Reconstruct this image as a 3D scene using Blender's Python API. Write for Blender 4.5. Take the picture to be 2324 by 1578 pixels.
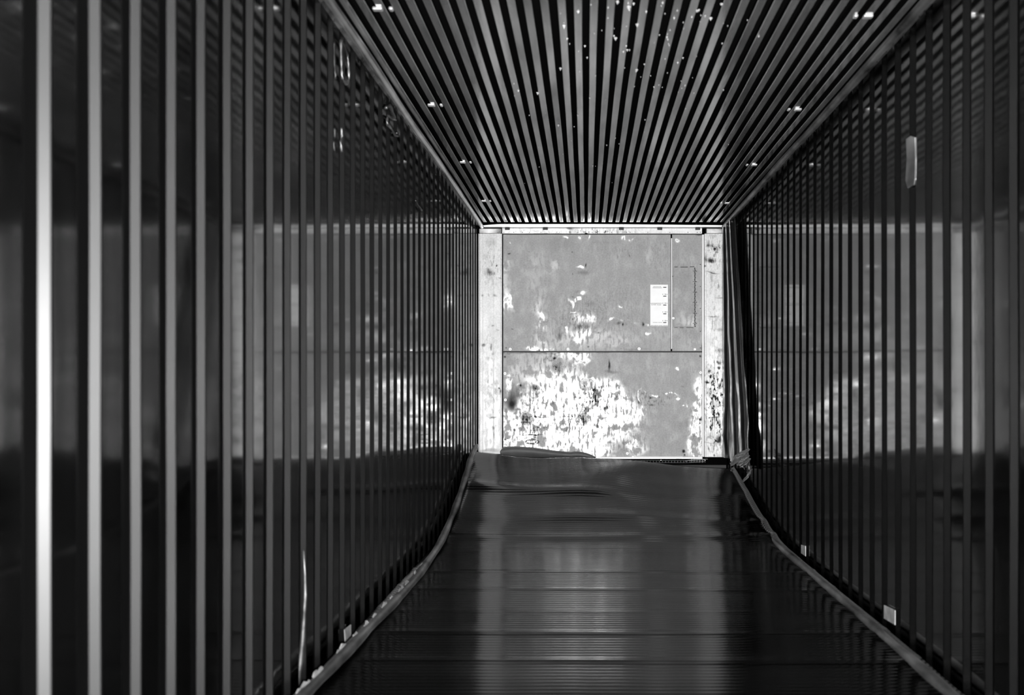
import bpy, math, random
import numpy as np
from mathutils import Vector
random.seed(7); rng = np.random.default_rng(7)
for _o in list(bpy.data.objects): bpy.data.objects.remove(_o)
SC = bpy.context.scene; COL = SC.collection

# ---------------------------------------------------------------- camera, world, light, exposure
F = 1808.0; VX, VY = 1330.0, 862.0        # focal length and vanishing point in photo pixels
CZ = 1.20; D = 8.0                        # eye height, distance of the bulkhead
XL, XR, ZC, ZF = -1.084, 1.416, CZ+1.55, 0.0
YB = -0.45                                # open rear end of the trailer
cd = bpy.data.cameras.new('camera'); cam = bpy.data.objects.new('camera', cd); COL.objects.link(cam)
cam.location = (0, 0, CZ); cam.rotation_euler = (math.pi/2, 0, 0)
cd.sensor_width = 36; cd.lens = F*36/2324
cd.shift_x = -(VX-1162)/2324; cd.shift_y = (VY-789)/2324
cd.clip_start = .02; cd.dof.use_dof = True; cd.dof.focus_distance = 7.6; cd.dof.aperture_fstop = 2.1
SC.camera = cam
W = bpy.data.worlds.new('world'); SC.world = W; W.use_nodes = True
W.node_tree.nodes['Background'].inputs[0].default_value = (1, 1, 1, 1)
W.node_tree.nodes['Background'].inputs[1].default_value = .01
# the one strong light is the photographer's lamp, held beside the camera and a little lower
ld = bpy.data.lights.new('hand_lamp', 'POINT'); ld.energy = 2300; ld.shadow_soft_size = .07
lo = bpy.data.objects.new('hand_lamp', ld); COL.objects.link(lo); lo.location = (.12, -.10, CZ-.08)
vs = SC.view_settings; vs.view_transform = 'Standard'; vs.look = 'None'; vs.gamma = 1; vs.exposure = 0.0
vs.use_curve_mapping = False
SC.cycles.max_bounces = 10; SC.cycles.glossy_bounces = 6; SC.cycles.diffuse_bounces = 3
SC.cycles.sample_clamp_indirect = 4

# ---------------------------------------------------------------- helpers
def at(px, py, d): return Vector(((px-VX)*d/F, d, CZ+(VY-py)*d/F))
def tag(o, label=None, cat=None, group=None, kind=None):
    for k, v in (('label', label), ('category', cat), ('group', group), ('kind', kind)):
        if v: o[k] = v
    return o
def empty(name, loc, label, cat, group=None):
    o = bpy.data.objects.new(name, None); COL.objects.link(o); o.location = loc
    o.empty_display_size = .05
    return tag(o, label, cat, group)
def wloc(p):
    v = Vector((0, 0, 0))
    while p: v = v+p.location; p = p.parent
    return v
class MB:
    def __init__(s): s.v = []; s.f = []; s.m = []
    def poly(s, pts, mi=0):
        b = len(s.v); s.v += [tuple(p) for p in pts]; s.f.append(tuple(range(b, b+len(pts)))); s.m.append(mi)
    def box(s, x0, x1, y0, y1, z0, z1, mi=0, bev=0):
        if bev:
            return s.rbox(x0, x1, y0, y1, z0, z1, mi, bev)
        b = len(s.v)
        s.v += [(x, y, z) for z in (z0, z1) for y in (y0, y1) for x in (x0, x1)]
        for q in ((0,2,3,1),(4,5,7,6),(0,1,5,4),(2,6,7,3),(0,4,6,2),(1,3,7,5)):
            s.f.append(tuple(b+i for i in q)); s.m.append(mi)
    def rbox(s, x0, x1, y0, y1, z0, z1, mi, r):     # corners rounded in x-z, front toward -y chamfered
        pts = []
        for cx, cz, a0 in ((x1-r, z1-r, 0), (x0+r, z1-r, 90), (x0+r, z0+r, 180), (x1-r, z0+r, 270)):
            for k in range(4):
                a = math.radians(a0+30*k); pts.append((cx, cz, math.cos(a), math.sin(a)))
        n = len(pts); b = len(s.v); c = min(r*.6, (y1-y0)*.5)
        s.v += [(x+r*ca, y1, z+r*sa) for x, z, ca, sa in pts]
        s.v += [(x+r*ca, y0+c, z+r*sa) for x, z, ca, sa in pts]
        s.v += [(x+(r-c)*ca, y0, z+(r-c)*sa) for x, z, ca, sa in pts]
        for L in range(2):
            for i in range(n):
                j = (i+1) % n; s.f.append((b+L*n+i, b+L*n+j, b+(L+1)*n+j, b+(L+1)*n+i)); s.m.append(mi)
        s.f.append(tuple(b+2*n+i for i in range(n))); s.m.append(mi)
        s.f.append(tuple(b+n-1-i for i in range(n))); s.m.append(mi)
    def tube(s, path, r, n=8, mi=0):
        path = [Vector(p) for p in path]; b = len(s.v)
        rr = r if hasattr(r, '__len__') else [r]*len(path)
        for i, p in enumerate(path):
            t = (path[min(i+1, len(path)-1)]-path[max(i-1, 0)]).normalized()
            u = t.cross(Vector((0, 0, 1)) if abs(t.z) < .9 else Vector((1, 0, 0))).normalized(); w = t.cross(u)
            for k in range(n):
                a = 2*math.pi*k/n; s.v.append(tuple(p+rr[i]*(math.cos(a)*u+math.sin(a)*w)))
        for i in range(len(path)-1):
            for k in range(n):
                k2 = (k+1) % n; s.f.append((b+i*n+k, b+i*n+k2, b+(i+1)*n+k2, b+(i+1)*n+k)); s.m.append(mi)
        s.f.append(tuple(b+k for k in range(n-1, -1, -1))); s.m.append(mi)
        e = b+(len(path)-1)*n; s.f.append(tuple(e+k for k in range(n))); s.m.append(mi)
    def disc(s, cx, cz, y0, y1, r, n=14, mi=0, squash=1.0):    # short cylinder with axis along y
        b = len(s.v)
        for y, q in ((y1, 1), (y0+(y1-y0)*.4, 1), (y0, .82)):
            for k in range(n):
                a = 2*math.pi*k/n; s.v.append((cx+q*r*math.cos(a), y, cz+q*r*squash*math.sin(a)))
        for L in range(2):
            for k in range(n):
                k2 = (k+1) % n; s.f.append((b+L*n+k, b+L*n+k2, b+(L+1)*n+k2, b+(L+1)*n+k)); s.m.append(mi)
        s.f.append(tuple(b+2*n+k for k in range(n))); s.m.append(mi)
        s.f.append(tuple(b+n-1-k for k in range(n))); s.m.append(mi)
    def build(s, name, mats, parent=None, smooth=False, origin=None):
        me = bpy.data.meshes.new(name)
        o = bpy.data.objects.new(name, me)
        off = Vector(origin) if origin is not None else wloc(parent)
        me.from_pydata([tuple(Vector(v)-off) for v in s.v], [], s.f)
        for m in (mats if isinstance(mats, (list, tuple)) else [mats]): me.materials.append(m)
        me.polygons.foreach_set('material_index', s.m)
        if smooth: me.polygons.foreach_set('use_smooth', [True]*len(s.f))
        me.update(); COL.objects.link(o)
        if parent: o.parent = parent
        elif origin is not None: o.location = off
        return o
def grid(name, V, mat, parent=None, attrs=None, smooth=True, thick=None, origin=None):
    """V: (n,m,3) array of points; optional thickness vector gives the sheet a back side"""
    n, m = V.shape[:2]; idx = np.arange(n*m).reshape(n, m)
    off = np.array(origin if origin is not None else wloc(parent), float)
    f = np.stack([idx[:-1, :-1], idx[1:, :-1], idx[1:, 1:], idx[:-1, 1:]], -1).reshape(-1, 4)
    P = V.reshape(-1, 3)-off
    if thick is not None:
        P = np.concatenate([P, P+np.array(thick, float)]); N = n*m
        def side(a): return np.stack([a[:-1], a[:-1]+N, a[1:]+N, a[1:]], -1)
        f = np.concatenate([f, f[:, ::-1]+N, side(idx[0]), side(idx[-1])[:, ::-1], side(idx[:, 0])[:, ::-1], side(idx[:, -1])])
    me = bpy.data.meshes.new(name)
    me.vertices.add(len(P)); me.vertices.foreach_set('co', P.astype(np.float32).ravel())
    me.loops.add(f.size); me.loops.foreach_set('vertex_index', f.astype(np.int32).ravel())
    me.polygons.add(len(f)); me.polygons.foreach_set('loop_start', np.arange(0, f.size, 4, dtype=np.int32))
    me.polygons.foreach_set('loop_total', np.full(len(f), 4, dtype=np.int32))
    if smooth:
        s = np.ones(len(f), bool)
        if thick is not None: s[2*(n-1)*(m-1):] = False
        me.polygons.foreach_set('use_smooth', s)
    me.update(calc_edges=True); me.validate()
    for k, a in (attrs or {}).items():
        a = a.ravel(); a = np.concatenate([a, a]) if thick is not None else a
        me.attributes.new(k, 'FLOAT', 'POINT').data.foreach_set('value', a.astype(np.float32))
    me.materials.append(mat)
    o = bpy.data.objects.new(name, me); COL.objects.link(o)
    if parent: o.parent = parent
    elif origin is not None: o.location = off
    return o
def vnoise(x, y, seed=0):                   # smooth value noise in numpy
    r = np.random.default_rng(seed).uniform(-1, 1, (257, 257))
    xi = np.floor(x).astype(int); yi = np.floor(y).astype(int); u = x-xi; v = y-yi
    u = u*u*(3-2*u); v = v*v*(3-2*v); xi %= 256; yi %= 256
    return (r[xi, yi]*(1-u)+r[xi+1, yi]*u)*(1-v)+(r[xi, yi+1]*(1-u)+r[xi+1, yi+1]*u)*v
def fbm(x, y, o=4, seed=0): return sum(vnoise(x*2**k+17*k, y*2**k+9*k, seed+k)/2**k for k in range(o))
def sstep(a, b, x): t = np.clip((x-a)/(b-a), 0, 1); return t*t*(3-2*t)

# ---------------------------------------------------------------- materials
def mat(name, col, metal=0., rough=.5, var=0., vscale=(4, 4, 4), rvar=0., bump=0., bscale=(20, 20, 20), spec=.5):
    m = bpy.data.materials.new(name); m.use_nodes = True; nt = m.node_tree; N = nt.nodes; L = nt.links
    b = N['Principled BSDF']; b.inputs['Metallic'].default_value = metal; b.inputs['Roughness'].default_value = rough
    b.inputs['Specular IOR Level'].default_value = spec
    c = (col, col, col) if not hasattr(col, '__len__') else col
    b.inputs['Base Color'].default_value = (*c, 1)
    tc = N.new('ShaderNodeTexCoord')
    def noise(sc, det=5):
        mp = N.new('ShaderNodeMapping'); mp.inputs['Scale'].default_value = sc; L.new(tc.outputs['Object'], mp.inputs[0])
        n = N.new('ShaderNodeTexNoise'); n.inputs['Scale'].default_value = 1; n.inputs['Detail'].default_value = det
        L.new(mp.outputs[0], n.inputs['Vector']); return n.outputs['Fac']
    def rng_(src, a, bb):
        r = N.new('ShaderNodeMapRange'); r.inputs[1].default_value = .3; r.inputs[2].default_value = .7
        r.inputs[3].default_value = a; r.inputs[4].default_value = bb; L.new(src, r.inputs[0]); return r.outputs[0]
    if var or rvar:
        n = noise(vscale)
        if var:
            cc = N.new('ShaderNodeCombineColor'); v = rng_(n, c[0]*(1-var), c[0]*(1+var))
            for i in range(3): L.new(v, cc.inputs[i])
            L.new(cc.outputs[0], b.inputs['Base Color'])
        if rvar: L.new(rng_(n, rough-rvar, rough+rvar), b.inputs['Roughness'])
    if bump:
        n = noise(bscale, 3); bp = N.new('ShaderNodeBump'); bp.inputs['Strength'].default_value = 1
        bp.inputs['Distance'].default_value = bump; L.new(n, bp.inputs['Height']); L.new(bp.outputs[0], b.inputs['Normal'])
    return m
def wall_mat(fr):
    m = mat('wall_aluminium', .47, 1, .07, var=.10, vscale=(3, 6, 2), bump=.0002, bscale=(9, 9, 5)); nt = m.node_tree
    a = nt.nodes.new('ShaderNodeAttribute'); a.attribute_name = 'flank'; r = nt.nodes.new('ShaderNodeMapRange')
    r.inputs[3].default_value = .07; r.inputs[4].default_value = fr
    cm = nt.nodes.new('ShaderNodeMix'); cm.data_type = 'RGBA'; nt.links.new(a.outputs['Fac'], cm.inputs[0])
    nt.links.new(nt.nodes['Principled BSDF'].inputs['Base Color'].links[0].from_socket, cm.inputs[6]); cm.inputs[7].default_value = (.064, .064, .064, 1)  # flanks and recesses coloured darker to hold back their lamp glare
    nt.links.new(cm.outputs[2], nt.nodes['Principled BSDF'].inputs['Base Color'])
    tg = nt.nodes.new('ShaderNodeTangent'); tg.direction_type = 'RADIAL'; tg.axis = 'Z'; nt.nodes['Principled BSDF'].inputs['Anisotropic Rotation'].default_value = .25; nt.links.new(tg.outputs[0], nt.nodes['Principled BSDF'].inputs['Tangent'])
    an = nt.nodes.new('ShaderNodeMath'); an.operation = 'MULTIPLY'; an.inputs[1].default_value = .5; nt.links.new(a.outputs['Fac'], an.inputs[0]); nt.links.new(an.outputs[0], nt.nodes['Principled BSDF'].inputs['Anisotropic']); nt.nodes['Principled BSDF'].inputs['Specular Tint'].default_value = (.4, .4, .4, 1)
    nt.links.new(a.outputs['Fac'], r.inputs[0]); nt.links.new(r.outputs[0], nt.nodes['Principled BSDF'].inputs['Roughness'])
    return m
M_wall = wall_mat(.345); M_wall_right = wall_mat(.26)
M_tbar = mat('tbar_aluminium', .44, .93, .15, var=.30, vscale=(14, 2.5, 3), rvar=.03, bump=.0003, bscale=(30, 8, 30))
M_black = mat('shade_black', .002, 0, .9, spec=.0)  # near-black base paints the shade of the slots and hidden backing
M_sheet = mat('glossy_floor_sheet', .115, 1, .13, var=.12, vscale=(1.2, 5, 1), rvar=.03)
M_rail = mat('rail_aluminium', .5, 1, .38, var=.45, vscale=(6, 3, 6), rvar=.12, bump=.001, bscale=(20, 12, 20))
M_tube = mat('edge_tube', .13, 1, .5, var=.8, vscale=(10, 5, 10), bump=.002, bscale=(25, 14, 25))
M_metal = mat('bare_metal', .95, 1, .42, var=.1, vscale=(12, 12, 3))
M_dark = mat('dark_metal', .03, 0, .6, spec=.3)
M_paper = mat('label_paper', .85, 0, .6, var=.04, vscale=(8, 8, 8))
M_ink = mat('label_ink', .015, 0, .7, spec=.2)
M_tag = mat('pale_tag', .7, 1, .5, var=.3, vscale=(30, 20, 15))
M_cloth = mat('dull_fabric', .09, 0, .7, var=.2, vscale=(12, 12, 12))
M_flake = mat('pale_flake', .13, 0, .5, var=.4, vscale=(20, 20, 20))
M_decal = mat('decal_grey', .07, 0, .6, var=.3, vscale=(60, 60, 60))
M_letter = mat('decal_letter', .85, 1, .45)

for m_ in (M_tbar, M_sheet): m_.node_tree.nodes['Principled BSDF'].inputs['Specular Tint'].default_value = (.5, .5, .5, 1)
def worn(name, dull, bright, bright_rough=.45):
    """painted / oxidised sheet metal whose bare patches and painted-in glare (attribute 'wear') are shiny metal, 'stain' dark grime, 'scuff' speckled"""
    m = bpy.data.materials.new(name); m.use_nodes = True; nt = m.node_tree; N = nt.nodes; L = nt.links
    b = N['Principled BSDF']; tc = N.new('ShaderNodeTexCoord')
    def att(n): a = N.new('ShaderNodeAttribute'); a.attribute_name = n; return a.outputs['Fac']
    def noise(sc, det=4):
        mp = N.new('ShaderNodeMapping'); mp.inputs['Scale'].default_value = sc; L.new(tc.outputs['Object'], mp.inputs[0])
        n = N.new('ShaderNodeTexNoise'); n.inputs['Scale'].default_value = 1; n.inputs['Detail'].default_value = det
        L.new(mp.outputs[0], n.inputs['Vector']); return n.outputs['Fac']
    def rg(s, a, bb, c, d):
        r = N.new('ShaderNodeMapRange'); L.new(s, r.inputs[0])
        for i, v in enumerate((a, bb, c, d)): r.inputs[i+1].default_value = v
        return r.outputs[0]
    def mt(op, a, bb):
        x = N.new('ShaderNodeMath'); x.operation = op; x.use_clamp = True
        for i, v in enumerate((a, bb)):
            if isinstance(v, (int, float)): x.inputs[i].default_value = v
            else: L.new(v, x.inputs[i])
        return x.outputs[0]
    fine = noise((70, 70, 70), 6); mid = noise((9, 9, 6), 6)
    spk = rg(noise((55, 55, 26), 5), .53, .60, 0, 1)
    streak = rg(noise((110, 110, 7), 4), .56, .64, 0, .8)
    stain = mt('ADD', att('stain'), mt('MULTIPLY', att('scuff'), mt('MAXIMUM', spk, streak)))
    wear_glare = mt('SUBTRACT', mt('MULTIPLY', mt('ADD', att('wear_glare'), mt('MULTIPLY', rg(mid, .35, .65, -1, 1), .07)), mt('SUBTRACT', 1.0, stain)), 0.0)
    wear_glare = mt('MULTIPLY', wear_glare, mt('SUBTRACT', 1.0, mt('MULTIPLY', rg(noise((38, 38, 12), 7), .50, .62, 0, 1), .97)))
    wear_glare = mt('MULTIPLY', wear_glare, mt('SUBTRACT', 1.0, mt('MULTIPLY', rg(noise((9, 9, 9), 5), .525, .62, 0, 1), .985)))
    base = N.new('ShaderNodeMix'); base.data_type = 'RGBA'
    c1 = N.new('ShaderNodeCombineColor'); dl = rg(fine, .3, .7, dull*.88, dull*1.12)
    dl = mt('MULTIPLY', dl, mt('MULTIPLY', rg(mid, .3, .7, .84, 1.0), rg(noise((5, 5, 1.6), 3), .3, .7, 1.0, 1.0)))
    dl = mt('MULTIPLY', dl, mt('SUBTRACT', 1.0, mt('MULTIPLY', stain, .97)))
    for i in range(3): L.new(dl, c1.inputs[i])
    L.new(wear_glare, base.inputs[0]); L.new(c1.outputs[0], base.inputs[6]); base.inputs[7].default_value = (bright, bright, bright, 1)
    L.new(base.outputs[2], b.inputs['Base Color']); L.new(mt('MULTIPLY', wear_glare, .78), b.inputs['Metallic'])
    L.new(rg(wear_glare, 0, 1, .75, bright_rough), b.inputs['Roughness']); b.inputs['Specular IOR Level'].default_value = .25
    bp = N.new('ShaderNodeBump'); bp.inputs['Distance'].default_value = .0006; L.new(fine, bp.inputs['Height'])
    L.new(bp.outputs[0], b.inputs['Normal'])
    return m
M_panel = worn('worn_panel', .34, .9, .17)
M_post = worn('worn_post', .78, .95, .25)

# ---------------------------------------------------------------- side walls: vertical corrugated metal
P = .1636; HR = .018
def wall_profile(ystart, y0, y1, run, TW):
    pts = []; k = math.floor((y0-ystart)/P)-1
    while ystart+k*P < y1+P:
        s = ystart+k*P + float(np.clip(rng.normal(0, .0012), -.0018, .0018))
        for dy, h in ((-run-.003, 0), (-run-.001, 0), (-run, .0008), (-.0012, HR-.001), (0, HR), (.0015, HR), (.003, HR), (.006, HR), (.04, HR), (TW-.006, HR), (TW-.003, HR), (TW, HR),
                      (TW+.0014, HR-.001), (TW+.0155, .0008), (TW+.017, 0), (TW+.020, 0), (P-run-.014, 0)):
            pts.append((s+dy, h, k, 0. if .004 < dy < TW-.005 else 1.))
        k += 1
    return [p for p in pts if y0 <= p[0] <= y1]
def corrugated(name, xw, sgn, ystart, seed, run, m, TW):
    pr = wall_profile(ystart, YB, D+.06, run, TW); zz = np.linspace(ZF-.02, ZC+.06, 72)
    Y = np.array([p[0] for p in pr])[:, None]+zz[None]*0; H = np.array([p[1] for p in pr])[:, None]
    K = np.array([p[2]+40. for p in pr])[:, None]; Z = zz[None]+Y*0
    # every rib wavers a little along its length; large shallow dents across several ribs
    per = .0006*fbm(K*3.3, Z*1.0, 2, seed)+.00012*fbm(K*7.1, Z*5, 2, seed+5)
    big = .003*fbm(Y*.4, Z*.5, 2, seed+9)*sstep(8.0, 6.0, Y)
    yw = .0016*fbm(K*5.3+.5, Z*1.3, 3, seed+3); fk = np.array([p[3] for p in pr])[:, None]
    X = xw-sgn*(HR-H)+sgn*(per*(H > HR*.5)+big)
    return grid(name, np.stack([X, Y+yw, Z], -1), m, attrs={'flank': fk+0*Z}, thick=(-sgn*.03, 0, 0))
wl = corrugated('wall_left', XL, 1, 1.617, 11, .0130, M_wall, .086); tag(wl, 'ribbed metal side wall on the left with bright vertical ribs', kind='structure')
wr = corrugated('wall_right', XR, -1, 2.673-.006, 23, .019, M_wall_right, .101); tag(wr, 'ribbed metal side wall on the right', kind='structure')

# ---------------------------------------------------------------- ceiling: lengthwise bars with deep slots
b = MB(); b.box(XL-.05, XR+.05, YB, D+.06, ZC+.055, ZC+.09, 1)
n = 36; x = -.034-.0685*15
bars = []
while x < XR-.03:
    if x > XL+.03: bars.append(x)
    x += .0685
ys = np.linspace(YB, 7.83, 40)
for i, xc in enumerate(bars):
    w = .0175; r = .002
    prof = [(-.004, .05), (-.004, .006), (-w, .004), (-w, .0012), (-w+r, 0), (w-r, 0), (w, .0012), (w, .004), (.004, .006), (.004, .05)]
    b0 = len(b.v)
    for j, y in enumerate(ys):
        dx = .0012*math.sin(y*1.3+i*1.7)+.0007*math.sin(y*4.1+i); dz = .0008*math.sin(y*2.3+i*2.9)
        b.v += [(xc+dx+px, y, ZC+dz+pz) for px, pz in prof]
    m_ = len(prof)
    for j in range(len(ys)-1):
        for q in range(m_-1): b.f.append((b0+j*m_+q, b0+j*m_+q+1, b0+(j+1)*m_+q+1, b0+(j+1)*m_+q)); b.m.append(0 if 3 <= q <= 5 else 1)  # webs and slot sides take the black that paints slot shade
    e = b0+(len(ys)-1)*m_; b.f.append(tuple(e+q for q in range(m_))); b.m.append(0)
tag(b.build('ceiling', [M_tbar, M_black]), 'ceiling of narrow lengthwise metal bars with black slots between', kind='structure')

# rails in the two top corners
def corner_rail(name, xr, sx, seed, m):
    rr = random.Random(seed); b = MB()
    ys = np.linspace(YB, 7.9, 70)
    b.tube([(xr+.003*math.sin(y*2.1+seed), y, ZC-.03+.003*math.sin(y*3.7)) for y in ys], [.019+.0015*math.sin(y*5+seed) for y in ys], 10)
    b.box(min(xr, sx), max(xr, sx), YB, 7.95, ZC-.012, ZC+.004, 0)
    y = 1.5
    while y < 7.6:                           # torn teeth along the wall side of the rail
        h = rr.uniform(.008, .03); x0 = xr+(sx-xr)*.75; t = rr.uniform(.006, .016)
        b.poly([(x0, y, ZC-.012), (x0, y+t, ZC-.012), (x0+(sx-xr)*.08, y+t*.5, ZC-.012-h)], 0)
        b.poly([(x0+.002, y+t, ZC-.012), (x0+.002, y, ZC-.012), (x0+.002+(sx-xr)*.08, y+t*.5, ZC-.012-h)], 0)
        y += rr.uniform(.05, .14)
    return b.build(name, m, smooth=False)
r1 = corner_rail('trim_1', -1.03, XL, 1, M_rail); tag(r1, 'bright rounded rail in the top left corner', kind='structure')
r2 = corner_rail('trim_2', 1.365, XR, 5, M_tube); tag(r2, 'dull rounded rail in the top right corner', kind='structure')
for o in (r1, r2): o.data.polygons.foreach_set('use_smooth', [len(p.vertices) == 4 for p in o.data.polygons])

# ---------------------------------------------------------------- floor slab and the glossy sheet lying on it
b = MB(); b.box(XL-.05, XR+.05, YB, D+.06, ZF-.06, ZF, 0)
tag(b.build('floor', M_black), 'dark floor under the ribbed sheet', kind='structure')
def sheet_top(X, Y):
    t = (X-XL)/(XR-XL)
    edge = .485-.155*t-.03*np.sin(t*9)*(1-t)+.035*np.exp(-((t-.08)/.12)**2)      # height of the far edge, left higher
    k = sstep(5.35, 7.42, Y); k2 = np.clip((Y-5.2)/2.2, 0, 1)
    z = .035+edge*(.55*k+.45*k2**2.2)
    z = z+.022*np.exp(-((Y-6.72+.12*np.sin(t*3.2))/.09)**2)*(1-.8*sstep(.45, .6, t))       # fold on the left
    z = z+.014*np.exp(-((Y-6.05-.10*np.sin(t*3.0))/.10)**2)*sstep(.0, .4, t)
    z = z+.012*np.exp(-((Y-5.72-.05*t)/.07)**2)
    z = z+.018*fbm(X*.9+3, Y*1.1, 2, 41)*sstep(5.0, 6.4, Y)+.003*fbm(X*.7, Y*2.0, 2, 43)
    z = z+.035*np.exp(-((t-.52-.25*(Y-6.9))/.10)**2)*sstep(6.5, 7.0, Y)*sstep(7.6, 7.1, Y)
    for y0, a in ((5.5, .3), (4.82, 1), (4.42, .9), (4.0, .4), (3.66, 1), (3.30, .8), (2.7, .7)):
        z = z+.0035*a*np.exp(-((Y-y0+.04*(t-.5))/.035)**2)
    return z
yy = np.arange(YB+.02, 7.42, .0057); xx = np.linspace(XL+.035, XR-.04, 56)
Yg, Xg = np.meshgrid(yy, xx, indexing='ij')
Zg = sheet_top(Xg, Yg)
ph = Yg/.0342; gr = np.abs((ph % 1)-.5)*2           # shallow cross grooves
Zg = Zg-.0022*sstep(.72, 1.0, gr)
Zg = Zg+.02*sstep(.06, .0, (Xg-xx[0]))+.02*sstep(.06, .0, (xx[-1]-Xg))
# near the far end the sheet is slightly narrower at the right
Xs = np.where(Xg > .9, Xg-.0*sstep(6.2, 7.4, Yg), Xg)
sh = grid('floor_sheet', np.stack([Xs, Yg, Zg], -1), M_sheet, thick=(0, 0, -.012))
tag(sh, 'wide glossy dark sheet with fine cross grooves, buckled up at the far end', 'sheet')

# tubes along both long edges of the sheet, following it up at the far end
o_path = []
def edge_tube(pts, r, label, seed):
    P_ = [at(*p) for p in pts]; path = []
    for i in range(len(P_)-1):
        for k in range(8): path.append(P_[i].lerp(P_[i+1], k/8))
    path.append(P_[-1])
    for _ in range(6):
        path = [path[0]]+[(path[i-1]+2*path[i]+path[i+1])/4 for i in range(1, len(path)-1)]+[path[-1]]
    rr = random.Random(seed); b = MB()
    b.tube(path, [r*(1+.12*math.sin(i*.9+seed)+rr.uniform(-.06, .06)) for i in range(len(path))], 9)
    o = b.build('edge_rail', M_tube, smooth=True, origin=path[0])
    o_path.append(path); return tag(o, label, 'rail')
left_rail = edge_tube([(560, 1700, 2.45), (700, 1568, 2.87), (850, 1412, 3.75), (935, 1325, 4.5), (1000, 1235, 5.5), (1035, 1150, 6.2), (1058, 1078, 6.75), (1068, 1040, 7.0), (1081, 1012, 7.3)], .024,
          'bent grey rail along the left edge of the floor sheet, flaking in the foreground', 3)
edge_tube([(2400, 1790, 2.28), (2055, 1490, 3.35), (1955, 1402, 3.9), (1850, 1312, 4.7), (1760, 1235, 5.65), (1705, 1175, 6.5), (1680, 1115, 6.95), (1662, 1072, 7.35)], .026,
          'curved grey rail along the right edge of the floor sheet', 8)

rr = random.Random(31); lp = o_path[0]
for i in range(13):                          # paint flakes lifting off the near half of the left rail
    s = 6+i*1.75+rr.uniform(-.5, .5); k = int(s); c = lp[k].lerp(lp[k+1], s-k); t = (lp[k+1]-lp[k]).normalized()
    L_len = rr.uniform(.04, .13); hh = rr.uniform(.012, .028); c = c+Vector((-.008, 0, .020))
    pts = []
    for q in range(7): pts.append(c+t*(L_len*(q/6-.5))+Vector((-.006*rr.random(), 0, hh*rr.uniform(.3, 1.0)*math.sin(math.pi*(q+.7)/7.4))))
    pts += [c+t*(L_len*.45)+Vector((.006, 0, -.006)), c-t*(L_len*.45)+Vector((.006, 0, -.008))]
    b = MB(); bk = [p+Vector((.003, .001, -.001)) for p in pts]; b.poly(pts); b.poly(bk[::-1])
    for q in range(len(pts)): w = (q+1) % len(pts); b.poly([pts[q], bk[q], bk[w], pts[w]])
    o = b.build('paint_flake', M_flake, left_rail)

# ---------------------------------------------------------------- bulkhead at the far end
S = D/F
def bx(px): return (px-VX)*S
def bz(py): return CZ+(VY-py)*S
b = MB(); b.box(XL-.05, XR+.05, D+.085, D+.12, ZF-.02, ZC+.08, 0)
tag(b.build('wall_far', M_black), 'far end wall behind the metal panels', kind='structure')
def gauss(PX, PY, lst):
    a = PX*0
    for x, y, rx, ry, amp in lst:
        q = ((PX-x)/rx)**2+((PY-y)/ry)**2; a = a+amp*np.exp(-q**1.3)
    return a
def warp(PX, PY, s, seed): return PX+s*fbm(PX/28, PY/28, 4, seed), PY+s*fbm(PX/28+50, PY/28, 4, seed+7)
def panel(parent, name, x0, x1, y0, y1, wear_glare, stain, scuff, dent, y=D+.02, m=None, step=1.0, base=0., softwarp=9, thick=.02, shape=None):
    px = np.arange(x0, x1+.01, step); py = np.arange(y0, y1+.01, step); PX, PY = np.meshgrid(px, py, indexing='ij')
    WX, WY = warp(PX, PY, softwarp, 61)
    w = np.clip(base+gauss(WX, WY, wear_glare), 0, 1); WX2, WY2 = warp(PX, PY, 3, 81)
    s = np.clip(gauss(WX2, WY2, stain), 0, 1); c = np.clip(gauss(WX, WY, scuff), 0, 1)
    Yd = y-.0025*fbm(PX/60, PY/60, 3, 91)-.0007*fbm(PX/11, PY/14, 2, 95)+gauss(PX, PY, dent)
    if shape is not None: Yd = Yd+shape(PX, PY)
    V = np.stack([(PX-VX)*S, Yd, CZ+(VY-PY)*S], -1)
    return grid(name, V, m or M_panel, parent, {'wear_glare': w, 'stain': s, 'scuff': c}, thick=(0, thick, 0))
def screws(parent, lst, r=.0145):
    for px, py, k in lst:
        b = MB(); rr = r*k; b.disc(bx(px), bz(py), D-.003, D+.019, rr, 16, 0); b.disc(bx(px), bz(py), D-.0065, D-.0031, rr*.42, 8, 1)
        b.build('screw_washer', [M_metal, M_dark], parent)
def rivets(parent, lst, y=D+.006):
    for px, py in lst:
        b = MB(); b.disc(bx(px), bz(py), y, D+.019, .0045, 8, 0); b.build('rivet', M_dark, parent)

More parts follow.
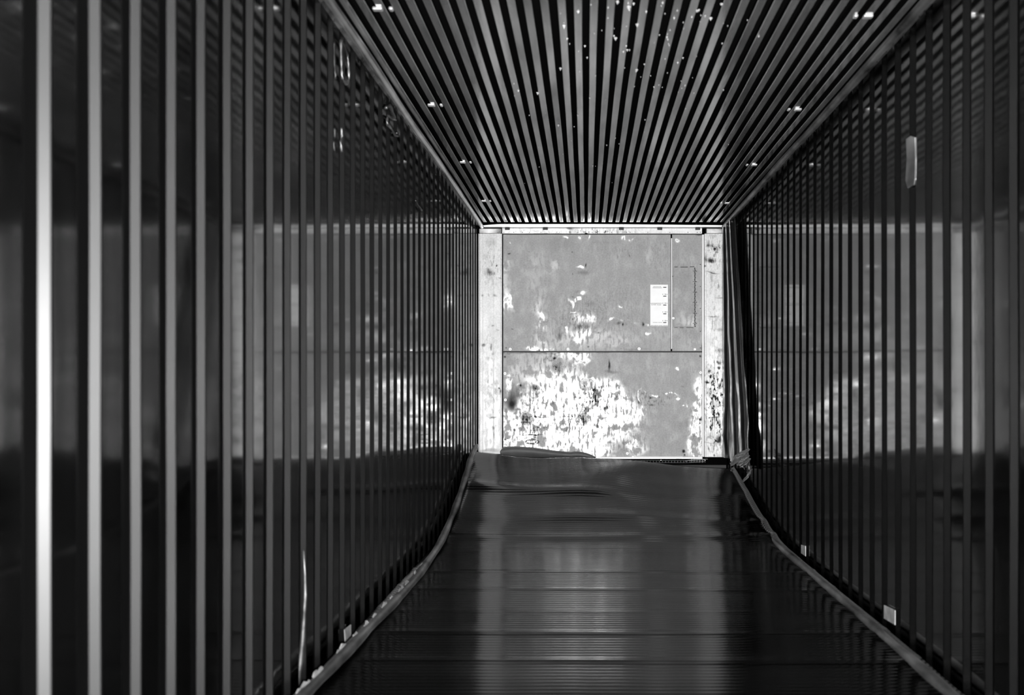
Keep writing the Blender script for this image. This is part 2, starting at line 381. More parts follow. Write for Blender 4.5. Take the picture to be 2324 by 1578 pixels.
U = empty('bulkhead_panel', (bx(1366), D+.02, bz(797)), 'large dull grey upper metal panel of the far wall with a white instruction label', 'panel')
panel(U, 'sheet', 1141.5, 1523, 532, 797,
      wear_glare=[(1146, 640, 14, 60, .30), (1148, 600, 9, 20, .3), (1148, 690, 10, 16, .9), (1158, 680, 3, 18, .7), (1156, 550, 2, 3, 1), (1215, 625, 22, 60, .13), (1228, 735, 13, 55, .40),
            (1231, 715, 5, 12, .5), (1228, 795, 22, 7, 1.2), (1205, 793, 8, 6, .8), (1260, 605, 16, 14, .25), (1320, 611, 6, 3, 1.2), (1323, 669, 9, 6, .7),
            (1297, 690, 3, 14, .8), (1312, 684, 9, 2, .9), (1300, 707, 7, 2, .8), (1318, 722, 16, 14, .5), (1337, 725, 6, 12, .6), (1285, 732, 8, 2, .9),
            (1283, 750, 6, 12, .7), (1318, 765, 18, 18, .35), (1290, 770, 60, 40, .22), (1379, 727, 7, 4, .9), (1404, 698, 5, 2, .7), (1292, 539, 5, 3, .9), (1313, 538, 3, 2, .9), (1336, 539, 3, 3, .9),
            (1420, 533, 10, 3, .9), (1438, 537, 8, 3, .8), (1480, 560, 12, 40, .12), (1420, 729, 18, 3, .5), (1466, 733, 4, 6, 1), (1465, 763, 9, 3, .6), (1380, 770, 60, 30, .2), (1500, 760, 40, 30, .10)],
      stain=[(1154, 575, 3.5, 1.3, 1), (1329, 602, 1.6, 4, 1), (1322, 619, 14, 4, .35), (1299, 571, 1.5, 1.5, .8), (1299, 622, 1.5, 1.5, .7), (1299, 674, 1.5, 1.5, .7), (1299, 725, 1.5, 1.2, .8),
             (1306, 747, 7, 8, .4), (1319, 744, 6, 5, .45), (1332, 742, 9, 6, .45), (1268, 757, 10, 14, .35), (1272, 765, 2, 7, .4), (1163, 749, 2, 1, .9), (1404, 732, 5, 3, .5), (1414, 737, 2, 4, 1),
             (1462, 735, 2.2, 5, 1), (1271, 555, 22, 18, .16), (1358, 756, 3, 2, .7), (1427, 577, 1, 3, .7), (1404, 583, 1, 5, .4), (1222, 797, 9, 4, .6), (1147, 792, 1.5, 1.5, .8), (1335, 790, 3, 2, .7), (1440, 793, 30, 3, .25),
             (1146, 728, 1, 1, .6), (1200, 570, 2, 1, .5), (1340, 690, 8, 4, .15), (1310, 665, 4, 5, .3)],
      scuff=[(1310, 720, 50, 45, .35), (1230, 720, 22, 40, .22), (1400, 700, 60, 60, .18), (1400, 560, 90, 22, .15), (1500, 590, 30, 40, .15)],
      dent=[(1228, 797, 22, 10, .008), (1325, 608, 14, 10, .01), (1318, 735, 24, 18, .008), (1280, 760, 12, 22, -.007), (1412, 735, 12, 8, .008), (1463, 735, 6, 7, .012), (1300, 690, 10, 22, -.006)], base=.02)
panel(U, 'side_sheet', 1526, 1594, 532, 797, wear_glare=[(1534, 545, 6, 6, .9), (1560, 700, 30, 50, .1), (1560, 775, 30, 25, .15)],
      stain=[(1586, 534, 8, 1.5, .8), (1565, 755, 30, 30, .08), (1592, 790, 2, 7, .9)], scuff=[(1560, 600, 40, 60, .1)], dent=[], base=.02)
b = MB(); b.box(bx(1523.3), bx(1525.2), D-.004, D+.03, bz(792), bz(541)); tag(b.build('seam_trim', M_paper, U), 'thin bright vertical strip')
b = MB(); b.box(bx(1141), bx(1594), D+.004, D+.035, bz(799.6), bz(797.4)); b.build('joint_strip', M_dark, U)
# access hatch in the side sheet with a piano hinge on its right
hp = panel(U, 'access_hatch', 1529, 1576, 607, 742, wear_glare=[(1555, 725, 20, 12, .25)], stain=[(1552, 640, 20, 20, .08)], scuff=[], dent=[], y=D+.012, base=.02, thick=.008)
b = MB(); b.box(bx(1576.9), bx(1577.6), D+.006, D+.018, bz(742), bz(607))
for k in range(32):
    z0 = bz(607+k*4.25); b.box(bx(1576.2)+(k % 2)*.003, bx(1578.2)+(k % 2)*.003, D+.002, D+.018, z0-.016, z0-.003)
b.build('hinge', M_dark, hp)
for ya, k0, k1 in ((605.6, 1531, 1538), (605.8, 1545, 1561), (605.4, 1566, 1576), (743.6, 1531, 1538), (743.9, 1543, 1552), (743.5, 1558, 1574)):
    b = MB(); b.box(bx(k0), bx(k1), D+.004, D+.018, bz(ya+.5), bz(ya-.4)); b.build('hinge', M_dark, hp)
rivets(U, [(1574, 615), (1581, 615), (1574, 639), (1581, 639), (1574, 663), (1581, 663), (1574, 686), (1581, 686), (1574, 711), (1581, 711), (1574, 734), (1581, 734),
           (1527, 627), (1590, 600), (1590, 650), (1590, 700), (1590, 752), (1590, 790)])
screws(U, [(1158, 793, 1), (1289, 793, 1), (1450.5, 792, 1), (1577, 793, .8), (1528, 722.5, .8)])

L_ = empty('bulkhead_panel', (bx(1366), D+.02, bz(1037)), 'lower metal panel of the far wall, scuffed bare, with glare painted in, below the long joint', 'panel')
panel(L_, 'sheet', 1141.5, 1594, 800, 1038,  # broad bright blobs paint the glare, small ones are bare scuffs
      wear_glare=[(1146, 803, 4, 6, 1), (1260, 800, 40, 30, .35), (1308, 800, 18, 34, .75), (1325, 822, 10, 5, 1), (1328, 812, 12, 12, .5), (1265, 870, 60, 30, .35), (1330, 872, 16, 14, 1),
            (1176, 884, 5, 7, 1), (1190, 845, 60, 40, .2), (1148, 868, 5, 22, .8), (1290, 905, 75, 42, 1.3), (1240, 950, 90, 45, 1.3), (1180, 930, 14, 30, 1.0), (1165, 955, 18, 22, 1), (1165, 1000, 30, 30, 1.2),
            (1250, 1010, 80, 25, .75), (1330, 960, 60, 60, 1.2), (1355, 1020, 20, 22, 1), (1385, 890, 26, 24, 1.3), (1405, 915, 22, 18, 1.1), (1430, 930, 30, 26, .35), (1385, 950, 45, 22, .85), (1390, 985, 45, 30, .35),
            (1440, 960, 30, 60, .2), (1438, 1020, 13, 14, 1.4), (1448, 1003, 4, 5, 1), (1500, 896, 26, 2.5, 1.2), (1535, 903, 5, 3, 1.1), (1540, 839, 5, 2, 1), (1545, 922, 3, 1.5, .8), (1556, 922, 2, 2, .8),
            (1455, 903, 1, 12, .8), (1582, 930, 14, 50, .6), (1578, 985, 15, 50, 1.2), (1590, 880, 9, 25, .8), (1585, 1020, 14, 22, .8), (1460, 1015, 20, 12, .3)],
      stain=[(1166, 905, 22, 28, .62), (1160, 925, 16, 20, .55), (1181, 878, 3, 3, 1.2), (1214, 878, 11, 8, .75), (1216, 890, 12, 10, .3), (1190, 952, 10, 11, .85), (1187, 965, 9, 5, .5), (1213, 975, 9, 9, .7),
             (1166, 977, 4, 5, .75), (1323, 954, 8, 11, .8), (1293, 952, 5, 6, .5), (1327, 875, 2, 2, 1.1), (1258, 812, 4, 4, .9), (1247, 810, 16, 6, .3), (1250, 818, 6, 2, .5), (1264, 838, 14, 9, .45), (1330, 812, 8, 6, .5),
             (1383, 830, 2.2, 11, 1.1), (1388, 845, 14, 4, .4), (1355, 888, 14, 14, .55), (1350, 910, 14, 16, .5), (1375, 926, 6, 5, .8), (1400, 902, 5, 5, .5), (1369, 909, 4, 4, .6), (1448, 915, 4, 4, .8), (1477, 918, 7, 2, .6),
             (1356, 969, 7, 5, .8), (1478, 903, 5, 2, .6), (1146, 808, 2.2, 2.2, 1), (1590, 807, 2.2, 2.2, 1), (1590, 952, 2, 2, 1.1), (1588, 951, 6, 5, .5), (1590, 960, 2, 2, 1.1), (1553, 1027, 3.2, 3.2, 1.5), (1553, 1035, 1.6, 1.6, 1.2),
             (1147, 997, 2.2, 3, 1), (1146, 1006, 1, 1, .8), (1153, 995, 1, 1, .8), (1278, 922, 1.5, 3, .9), (1253, 912, 2, 5, .5), (1288, 975, 2, 7, .6), (1303, 968, 1.5, 4, .7), (1190, 987, 20, 1.2, .7), (1215, 986.5, 14, 1.3, 1),
             (1225, 948, 22, 1.5, .75), (1285, 946, 14, 1, .6), (1205, 961, 25, .8, .6), (1190, 929, 14, .7, .5), (1243, 1000, 8, 7, .25), (1310, 1020, 6, 8, .45), (1350, 895, 1, 15, .4), (1585, 1000, 1, 25, .4), (1574, 1000, 1, 25, .3),
             (1550, 880, 4, 2, .3), (1550, 965, 14, 8, .2), (1420, 1010, 30, 12, .2), (1250, 800.5, 200, 1.2, .5)],
      scuff=[(1215, 960, 38, 40, .85), (1225, 905, 40, 25, .55), (1325, 920, 30, 45, .8), (1380, 900, 40, 40, .55), (1295, 955, 30, 25, .5), (1365, 960, 30, 20, .5), (1480, 910, 50, 20, .45), (1580, 985, 14, 40, .3), (1420, 990, 60, 30, .25), (1263, 835, 20, 16, .5), (1247, 812, 25, 8, .4)],
      dent=[(1328, 815, 14, 12, .01), (1330, 873, 14, 12, -.012), (1180, 880, 10, 10, .012), (1438, 1018, 14, 14, -.012), (1190, 952, 14, 14, .015), (1165, 910, 24, 26, .012), (1323, 954, 12, 14, .012)], base=.04)
screws(L_, [(1146, 848, 1), (1147, 908, 1), (1590, 846, .9), (1590, 903, .9), (1370, 985, 1), (1319, 1030, 1), (1423.5, 1029.5, .9)])
b = MB(); b.box(bx(1340), bx(1594), D-.006, D+.03, bz(1041.5), bz(1038)); b.build('bottom_lip', M_rail, L_)
b = MB(); b.box(bx(1439), bx(1550), D-.008, D+.02, bz(1037.2), bz(1036.2)); b.build('bottom_lip', M_paper, L_)

# oval maker's decal, upside down low on the left of the lower panel
de = empty('oval_decal', (bx(1208), D-.004, bz(1003)), 'small dark oval decal with upside-down script lettering, low on the bright metal panel', 'decal')
b = MB(); b.disc(bx(1208), bz(1003.3), D-.004, D+.01, 16.5*S, 40, 0, squash=.36); b.build('plate', M_decal, de)
b = MB(); b.disc(bx(1207.5), bz(996), D-.003, D+.012, 3.2*S, 20, 0, squash=.35); b.build('crown_mark', M_decal, de)
cu = bpy.data.curves.new('lettering', 'FONT'); cu.body = 'Carrier'; cu.size = .042; cu.shear = .35; cu.extrude = .0008; cu.align_x = 'CENTER'; cu.align_y = 'CENTER'; cu.space_character = .92; cu.offset = .0006
tmp = bpy.data.objects.new('tmp_text', cu); COL.objects.link(tmp)
dg = bpy.context.evaluated_depsgraph_get(); dg.update(); me = bpy.data.meshes.new_from_object(tmp.evaluated_get(dg)); me.name = 'lettering'
bpy.data.objects.remove(tmp); me.materials.clear(); me.materials.append(M_letter)
lt = bpy.data.objects.new('lettering', me); COL.objects.link(lt); lt.parent = de
lt.rotation_euler = (math.pi/2, math.pi, 0); lt.location = (0, -.0012, -.001)
lt.rotation_euler = (math.pi/2, math.pi, 0)

# white instruction label
lb = empty('instruction_label', (bx(1496), D+.004, bz(740)), 'tall white instruction label with five short black bars down its right edge', 'label')
b = MB(); b.box(bx(1476), bx(1516), D+.003, D+.012, bz(740), bz(646.3)); b.build('paper', M_paper, lb)
b = MB(); g = MB(); rr = random.Random(4)
for y in (652.2, 672.5, 692.5, 712.5, 732.3):
    b = MB(); b.box(bx(1505.2), bx(1512.4), D+.0016, D+.0035, bz(y+.9), bz(y-.9), 0, .002); b.build('black_bar', M_ink, lb)
def glyphs(_g, x0, x1, y, h, pitch, gap=()):
    x = x0; g = MB()
    while x < x1:
        if not any(a < x < c for a, c in gap):
            w = pitch*.62; k = rr.randrange(4)
            X0, X1, Z0, Z1 = bx(x), bx(x+w), bz(y+h/2), bz(y-h/2); t = (X1-X0)*.34; yy0, yy1 = D+.0018, D+.0035
            if k in (0, 1, 3): g.box(X0, X0+t, yy0, yy1, Z0, Z1)
            if k in (1, 2): g.box(X1-t, X1, yy0, yy1, Z0, Z1)
            if k != 1: g.box(X0, X1, yy0, yy1, Z1-t, Z1)
            if k in (0, 2, 3): g.box(X0, X1, yy0, yy1, (Z0+Z1)/2-t/2, (Z0+Z1)/2+t/2)
            if k in (1, 2): g.box(X0, X1, yy0, yy1, Z0, Z0+t)
        x += pitch
    g.build('text_line', M_ink, lb)
glyphs(g, 1483, 1500, 651.0, 1.4, 1.5); glyphs(g, 1481.5, 1502, 653.3, 1.4, 1.5)
glyphs(g, 1477, 1500, 688.9, 1.7, 1.9); glyphs(g, 1478, 1499.5, 692.0, 1.7, 1.9, ((1488, 1490.5),))
glyphs(g, 1482, 1502, 732.2, 1.2, 1.5, ((1491, 1492.6),)); glyphs(g, 1477, 1515, 738.6, 1.2, 1.4, ((1483, 1485), (1493, 1495), (1503, 1505)))
for y in (668.2, 688.5, 708.3, 728.2):                    # faint figures above each bar: a stroke, a ring, a dot
    g = MB()
    g.box(bx(1503.8), bx(1504.7), D+.0018, D+.0035, bz(y+1.2), bz(y-1.2))
    for (xa, xb, za, zb) in ((1508.8, 1509.4, 1.2, -1.2), (1510.4, 1511, 1.2, -1.2), (1508.8, 1511, -.7, -1.2), (1508.8, 1511, 1.2, .7)):
        g.box(bx(xa), bx(xb), D+.0018, D+.0035, bz(y+za), bz(y+zb))
    g.disc(bx(1513.6), bz(y), D+.0018, D+.0035, .85*S, 8, 0)
    g.build('figures', M_ink, lb)

# bare-metal corner posts
def post(x0, x1, y0, y1, label, stain, scuff, flutes, wear_glare, mirror):
    E = empty('corner_post', (bx((x0+x1)/2), D, bz(y1)), label, 'post')
    def shape(PX, PY):
        a = 0*PX
        for f, w, d in flutes: a = a+d*np.exp(-((PX-f)/w)**4)
        return a+.012*sstep(4, 0, np.minimum(PX-x0, x1-PX))
    panel(E, 'post_face', x0, x1, y0, y1, wear_glare=wear_glare, stain=stain, scuff=scuff, dent=[], y=D-.045, m=M_post, step=.8, base=.05, thick=.025, shape=shape, softwarp=5)
    return E
pl = post(1087, 1140, 532, 1030, 'wide bare metal corner post left of the far panels, whitest toward the bottom', 
     [(1116, 620, 12, 6, .55), (1113, 613, 8, 5, .4), (1135, 632, 4, 2, .5), (1131, 603, 1.5, 2, 1), (1115, 552, 14, 10, .2), (1095, 671, 3, 2.5, .6), (1110, 671, 2, 3, .4), (1125, 671, 4, 3, .6), (1123, 742, 3, 2, .6),
      (1133, 751, 4, 2, .4), (1099, 782, 3, 4, .8), (1114, 787, 1.5, 8, .8), (1109, 815, 6, 5, .3), (1120, 805, 3, 4, .4), (1133, 882, 2, 2, 1), (1136, 888, 2.5, 5, .7), (1121, 946, 9, 1.5, .7), (1120, 970, 3, 5, .7), (1122, 985, 2, 10, .6),
      (1110, 862, 1, 10, .4), (1125, 885, 2, 12, .3), (1113, 1022, 26, 4, .5), (1095, 600, 1, 80, .15), (1116, 575, 22, 50, .10)],
     [(1120, 600, 22, 50, .35), (1112, 800, 22, 60, .2), (1122, 900, 18, 60, .3)], [(1095.5, 1.2, .005), (1126, 5, -.004)],
     [(1100, 760, 12, 120, .12), (1113, 950, 30, 110, .5), (1128, 660, 3, 150, .12), (1122, 850, 6, 60, .3)], False)  # tall lower blob whitens the post as painted glare
pr = post(1598, 1648, 532, 1037, 'wide scuffed corner post right of the far panels, speckled with black marks',
     [(1612, 560, 10, 3, .5), (1622, 566, 8, 6, .6), (1605, 556, 4, 8, .5), (1612, 594, 10, 4, .7), (1601, 590, 3, 10, .6), (1640, 603, 2, 2, 1), (1615, 620, 14, 1.5, .7), (1612, 630, 3, 14, .4), (1629, 650, 1.5, 6, .6), (1633, 679, 8, 1.5, .5),
      (1600, 606, 2, 3, .9), (1615, 720, 12, 1.2, .6), (1615, 738, 1.5, 20, .5), (1632, 750, 8, 4, .5), (1632, 797, 7, 5, .6), (1628, 823, 5, 4, .8), (1627, 834, 4, 4, .8), (1610, 840, 3, 5, .8), (1603, 868, 4, 4, .9), (1630, 876, 4, 6, .8),
      (1612, 854, 3, 4, .7), (1618, 866, 5, 4, .6), (1637, 866, 5, 6, .5), (1624, 892, 2, 2, .9), (1615, 910, 2, 10, .7), (1616, 935, 3, 10, .8), (1632, 920, 10, 1, .5), (1620, 948, 14, 2, .8), (1627, 962, 6, 8, .7), (1612, 965, 4, 12, .6), (1639, 960, 3, 12, .6),
      (1629, 998, 8, 11, .95), (1605, 1007, 10, 1, .5), (1619, 1015, 1, 10, .8), (1607, 1020, 1.5, 5, .8), (1620, 1033, 2, 3, 1), (1619, 830, 1, 20, .5)],
     [(1623, 570, 24, 40, .6), (1622, 870, 26, 60, .9), (1622, 960, 26, 70, .9), (1622, 700, 20, 90, .3)], [(1600.5, 1.0, .005), (1644.5, 1.0, .005), (1622, 1.2, .002)],
     [(1622, 720, 26, 80, .15), (1622, 920, 30, 130, .6)], True)  # lower blob paints glare onto this post too
rivets(pl, [(1131, 604)], D-.045)
b = MB(); b.box(bx(1593.6), bx(1597), D-.01, D+.04, bz(1037), bz(533)); b.build('edge_strip', M_paper, pr)
for E, x0, x1 in ((pl, 1088, 1139), (pr, 1602, 1646)):
    b = MB(); b.box(bx(x0), bx(x1), D-.028, D+.02, bz(531), bz(520), 0, .006); b.build('top_cap', M_rail, E)

# header strip across the top with hinge plates
H = empty('header_strip', (bx(1366), D-.01, bz(531)), 'bright riveted metal strip with small hinges running along the top of the far panels', 'strip')
panel(H, 'strip_face', 1140, 1593, 518.6, 531, wear_glare=[(1220, 525, 130, 12, .7), (1583, 526, 8, 8, .7), (1340, 523, 30, 6, .3)], stain=[(1294, 519, 8, 3, .8), (1295, 528, 3, 4, .7), (1330, 531, 4, 1.3, 1.2)],
      scuff=[(1340, 526, 40, 8, .7), (1400, 526, 60, 10, .5)], dent=[], y=D-.01, m=M_post, step=.8, base=.25, thick=.03, softwarp=4)
b = MB()
xs = np.linspace(1090, 1648, 60)
for i in range(59):
    for (xa, xb) in ((xs[i], xs[i+1]),):
        ta = 515.5-4.5*min(1, (xa-1090)/45)**.6+2.6*max(0, (xa-1350)/300); tb = 515.5-4.5*min(1, (xb-1090)/45)**.6+2.6*max(0, (xb-1350)/300)
        ba, bb = max(516.8, ta+1.2), max(516.8, tb+1.2)
        q = [(bx(xa), bz(ta)), (bx(xb), bz(tb)), (bx(xb), bz(bb+.6)), (bx(xa), bz(ba+.6))]
        b.poly([(x, D-.05, z) for x, z in q[::-1]]); b.poly([(q[0][0], D-.05, q[0][1]), (q[1][0], D-.05, q[1][1]), (q[1][0], D+.02, q[1][1]), (q[0][0], D+.02, q[0][1])])
        b.poly([(q[3][0], D-.05, q[3][1]), (q[3][0], D+.02, q[3][1]), (q[2][0], D+.02, q[2][1]), (q[2][0], D-.05, q[2][1])])
b.build('top_lip', M_metal, H)
for k, x in enumerate((1152, 1238, 1325, 1410, 1497, 1583)):
    b = MB(); yh = 520.5
    if k != 2: b.box(bx(x-5.5), bx(x+5.5), D-.028, D-.008, bz(518+4.6), bz(518), 0, .003)
    else: b.box(bx(x-6), bx(x+6), D-.028, D-.008, bz(513.6), bz(512.6))
    hpl = b.build('hinge_plate', M_dark, H)
    for dx in (-4.5, 4.5):
        for yq, ya, yb_ in ((yh-11.2+(2 if k > 2 else 0), -.056, -.048), (yh+1, -.034, -.027)):
            b = MB(); b.disc(bx(x+dx), bz(yq), D+ya, D+yb_, .004, 8, 0); b.build('hinge_screw', M_dark, hpl)
for x in (1144, 1166, 1186, 1202, 1228, 1264, 1270, 1312, 1344, 1353, 1388, 1422, 1430, 1470, 1520, 1561, 1582, 1589):
    b = MB(); b.disc(bx(x), bz(528), D-.017, D+.0, .0042, 8, 0); b.build('rivet', M_dark, H)

# bent flap of sheet metal at the foot of the lower panel, left side
top = [(1136, 1017), (1150, 1014), (1170, 1013), (1190, 1014.5), (1210, 1015.5), (1235, 1019), (1262, 1023), (1295, 1026), (1303, 1024.5), (1318, 1025), (1332, 1028), (1344, 1033), (1352, 1037)]
txs = np.linspace(1136, 1352, 60); tys = np.interp(txs, [p[0] for p in top], [p[1] for p in top]); botz = bz(1049)
V = np.zeros((60, 12, 3))
for j in range(12):
    t = j/11; V[:, j, 0] = (txs-VX)*S; V[:, j, 2] = (CZ+(VY-tys)*S)*(1-t)+botz*t; V[:, j, 1] = D-.02-.10*t*(1-t)*(1-t)*2.2+.05*t*t
fl = grid('bent_flap', V, mat('flap_metal', .06, 0, .6, var=.2, vscale=(8, 8, 8)), thick=(0, .003, 0), origin=(bx(1240), D-.03, botz))
tag(fl, 'low curled dark metal flap along the panel foot, below the oval decal', 'flap')

# wire basket of the air inlet, seen in the black slot under the lower panel
b = MB(); yg = D-.12
def bw(px, py, y=None): y = yg if y is None else y; return at(px, py, y)
for dy in (0, 4.6): b.tube([bw(1400, 1045.5+dy), bw(1560, 1046+dy), bw(1600, 1043.5+dy)], .0016, 5)
b.tube([bw(1555, 1047), bw(1575, 1043.5), bw(1606, 1042.5)], .003, 6)
for k in range(30):
    x = 1400+k*6.9; b.tube([bw(x, 1045.5), bw(x, 1050.6)], .0016, 5)
for k in range(5):
    x = 1569+k*6.6; b.tube([bw(x, 1042.5), bw(x, 1050.2)], .003, 5)
for x in (1402, 1500, 1600): b.tube([bw(x, 1045.2), bw(x, 1045.2, D+.09)], .003, 5)
gb = b.build('wire_basket', M_metal, origin=bw(1500, 1050)); tag(gb, 'thin wire grid glinting in the black slot under the lower panel', 'grid')
b = MB(); b.box(bx(1088), bx(1648), D+.0, D+.045, ZF, bz(1056)); tag(b.build('trim_3', M_dark), 'dark sill below the air slot', kind='structure')

# ---------------------------------------------------------------- loose leaning liner strip in the far right corner
n1 = 90; n2 = 60
V = np.zeros((n1, n2, 3)); u = np.linspace(0, 1, n1); zz = np.linspace(bz(1032)+.0, ZC-.06, n2)
for j, z in enumerate(zz):
    t = (ZC-z)/(ZC-.35)                          # 0 at the top, 1 at the bottom: strips fan toward the camera
    yf = 7.86; yn = 7.35-.78*t
    y = yf+(yn-yf)*u
    rib = .032*sstep(.25, .6, np.sin(u*2*math.pi*3.0-.6))
    wr_ = .010*fbm(u*6, u*0+z*3, 3, 55)*(.3+1.4*t**3)
    V[:, j] = np.stack([XR-.045-rib-wr_, y, z+0*u], -1)
ll = grid('loose_liner', V, mat('liner_metal', .2, 1, .24, var=.35, vscale=(6, 6, 3), bump=.002, bscale=(9, 9, 7)), thick=(.004, 0, 0), origin=(XR-.04, 7.6, bz(1032)))
tag(ll, 'loose crinkled metal liner strip leaning in the far right corner', 'liner')
# crumpled rag at its foot
cl = empty('crumpled_rag', at(1680, 1075, 6.45), 'crumpled torn rag bunched in the far right corner beside the rail', 'rag')
def rag(pts, w, seed, nm='fold'):
    P_ = [at(*p) for p in pts]; N_ = 26; M_ = 9; V = np.zeros((N_, M_, 3))
    for i in range(N_):
        s = i/(N_-1)*(len(P_)-1); k = min(int(s), len(P_)-2); c = P_[k].lerp(P_[k+1], s-k)
        ww = w*math.sin(math.pi*(.12+.8*i/(N_-1)))
        for j in range(M_):
            q = j/(M_-1)-.5
            V[i, j] = (c.x+q*ww*.25, c.y-.03*math.cos(q*9+seed+i*.1), c.z+q*ww)
    xx_ = V[..., 0]; V[..., 1] += .02*fbm(xx_*30, V[..., 2]*30, 3, seed); V[..., 2] += .012*fbm(xx_*25+4, V[..., 2]*25, 2, seed+3)
    return grid(nm, V, M_cloth, cl, thick=(0, .004, 0))
rag([(1658, 1052, 6.55), (1670, 1042, 6.5), (1688, 1034, 6.45), (1700, 1022, 6.4)], .075, 3)
rag([(1672, 1054, 6.45), (1688, 1044, 6.42), (1701, 1036, 6.38)], .055, 9)
rag([(1680, 1062, 6.4), (1694, 1050, 6.36), (1702, 1042, 6.32)], .03, 14)
rag([(1686, 1092, 6.35), (1695, 1082, 6.32), (1703, 1074, 6.3)], .04, 21, 'hanging_end')
rag([(1700, 1076, 6.36), (1704, 1060, 6.32)], .03, 27, 'hanging_end')

# ---------------------------------------------------------------- small things on walls, ceiling and floor edges
def clip_at(px, py, w, h, label, grp, parent=None):
    d = F*1.55/(VY-py); c = at(px, py, d); b = MB()
    b.box(c.x-w/2, c.x+w/2, d-h/2, d+h/2, ZC-.008, ZC+.003)
    b.box(c.x-w/2+.004, c.x+w/2-.004, d+h/2-.006, d+h/2, ZC-.016, ZC-.006)
    o = b.build('ceiling_clip', M_metal, origin=(c.x, d, ZC)); return tag(o, label, 'clip', grp)
def clip_pair(px, py, ox, small, label):
    d = F*1.55/(VY-py); c = at(px, py, d)
    E = empty('ceiling_clip', (c.x, d, ZC), label, 'clip', 'paired clips along the ceiling bars')
    for nm, dx, w in (('plate', 0, .040), ('stud', ox, .016)):
        b = MB(); b.rbox(c.x+dx-w/2, c.x+dx+w/2, d-.012, d+.012, ZC-.010, ZC+.002, 0, .005)
        o = b.build(nm, M_metal, E)
    return E
for px, py, lab in ((857, 18, 'nearest of the bright paired clips on the left of the ceiling, at the photo top'), (979, 237, 'second bright paired clip from the photo top on the left ceiling bars'),
                    (1050, 367, 'third bright paired clip from the photo top on the left ceiling bars'), (1098, 455, 'farthest tiny bright clip on the left of the ceiling, near the far wall')):
    clip_pair(px, py, .056, .016, lab)
for px, py, lab in ((1970, 35, 'nearest of the bright paired clips on the right of the ceiling, at the photo top'), (1811, 247, 'second bright paired clip from the photo top on the right ceiling bars'),
                    (1712, 373, 'third bright paired clip from the photo top on the right ceiling bars'), (1650, 460, 'farthest tiny bright clip on the right of the ceiling, near the far wall')):
    clip_pair(px, py, -.052, .014, lab)
# flakes of debris stuck on the ceiling bars
b = MB(); rr = random.Random(12)
for i in range(110):
    if i < 75: px = rr.gauss(1520, 85); py = abs(rr.gauss(60, 110))
    else: px = rr.gauss(1290, 70); py = rr.uniform(20, 420)
    if py > 470: continue
    d = F*1.55/(VY-py); c = at(px, py, d); r = rr.uniform(.002, .006)*(2 if rr.random() < .15 else 1)
    k = rr.randrange(5, 8); a0 = rr.random()*6
    ring = [(c.x+r*rr.uniform(.6, 1.2)*math.cos(a0+6.283*q/k), c.y+1.3*r*rr.uniform(.6, 1.2)*math.sin(a0+6.283*q/k), ZC-.001) for q in range(k)]
    ap = (c.x, c.y, ZC-.004-r*1.1)
    for q in range(k): b.poly([ring[q], ring[(q+1) % k], ap])
tag(b.build('debris_flakes', mat('pale_debris', .18, 0, .5)), 'scattered pale flakes stuck among the ceiling bars', 'debris', kind='stuff')

def wall_patch(name, pts, wallx, label, cat, m=M_tag, off=.004, grp=None, th=.003):
    """irregular flat piece fixed on a side wall, pts in photo pixels"""
    x = wallx-off if wallx > 0 else wallx+off; q = []
    for px, py in pts:
        d = x*F/(px-VX); q.append((x, d, CZ+(VY-py)*d/F))
    b = MB(); n = len(q); s = 1 if wallx > 0 else -1
    f = q; bk = [(a+s*th, c, e) for a, c, e in q]
    b.poly(f); b.poly(bk[::-1])
    for i in range(n): j = (i+1) % n; b.poly([f[i], bk[i], bk[j], f[j]])
    o = b.build(name, m, origin=q[0]); return tag(o, label, cat, grp)
wall_patch('tape_strip', [(2056, 316), (2066, 309), (2076, 312), (2077, 360), (2076, 405), (2074, 420), (2060, 427), (2055, 410), (2058, 360)], XR, 'pale strip of tape high on the dark right wall', 'tape', m=M_rail)
wall_patch('marker_tag', [(2006, 1374), (2031, 1386), (2031, 1419), (2006, 1404)], XR, 'larger bright square tag low on the right wall, in the foreground', 'tag', off=.012)
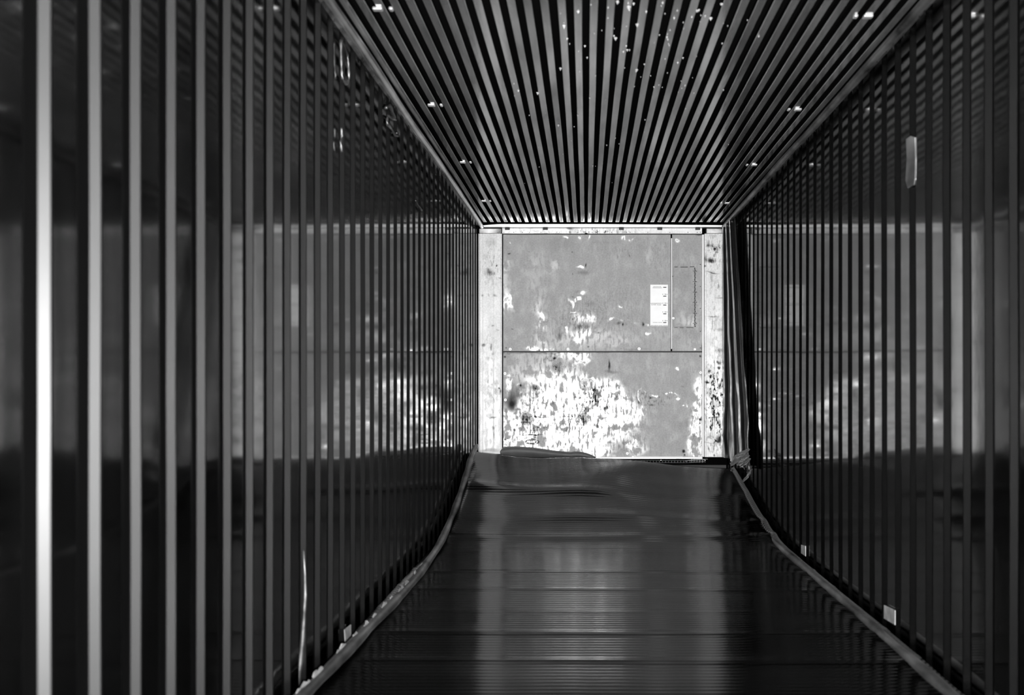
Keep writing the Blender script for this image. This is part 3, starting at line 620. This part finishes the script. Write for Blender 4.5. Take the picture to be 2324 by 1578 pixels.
wall_patch('marker_tag', [(1818, 1237), (1828, 1240), (1828, 1263), (1818, 1256)], XR, 'smaller grey tag low on the right wall, farther back above the rail', 'tag', off=.012)
wall_patch('marker_tag', [(782, 1430), (797, 1418), (797, 1446), (784, 1458)], XL, 'small grey upright tag on the left wall just above the floor rail', 'tag', off=.012)
# torn scraps hanging on the left wall near the ceiling
def scrap(pts, wallx, w, label, seed, m=M_tube):
    P_ = []
    for px, py in pts:
        x = wallx+.014*(1 if wallx < 0 else -1); d = x*F/(px-VX); P_.append(Vector((x, d, CZ+(VY-py)*d/F)))
    path = []
    for i in range(len(P_)-1):
        for k in range(4): path.append(P_[i].lerp(P_[i+1], k/4))
    path.append(P_[-1]); rr = random.Random(seed); b = MB()
    b.tube(path, [w*rr.uniform(.6, 1.3) for _ in path], 6); o = b.build('torn_scrap', m, smooth=True, origin=path[0]); return tag(o, label, 'scrap')
scrap([(774, 92), (774, 120), (775, 150), (777, 178), (786, 192), (792, 180), (791, 150), (789, 125), (782, 105), (774, 92)], XL, .006, 'long pale loop of torn lining hanging at the top of the left wall', 1)
scrap([(876, 245), (884, 240), (892, 258), (898, 272), (888, 268), (880, 262), (878, 280), (888, 292), (896, 306), (902, 308), (900, 300)], XL, .008, 'tangled torn scrap under the left ceiling rail, halfway back', 2)
scrap([(775, 290), (776, 310), (773, 325), (776, 345)], XL, .006, 'short straight sliver hanging below the long torn loop on the left wall', 3)
scrap([(943, 455), (948, 465), (957, 478)], XL, .006, 'tiny torn sliver on the left wall nearest the far end', 4)
# loose strip peeling off the left wall in the foreground
pts = [(689, 1250), (692, 1300), (693, 1350), (690, 1400), (687, 1450), (682, 1500), (677, 1540), (674, 1600)]
b = MB(); path = []
for px, py in pts: path.append(at(px, py, 3.06+.0*(py-1250)))
b.tube(path, [.003, .005, .007, .009, .010, .010, .010, .010], 8)
tag(b.build('loose_strip', M_tube, smooth=True, origin=path[0]), 'thin curved metal strip peeling off the foot of the left wall', 'strip')
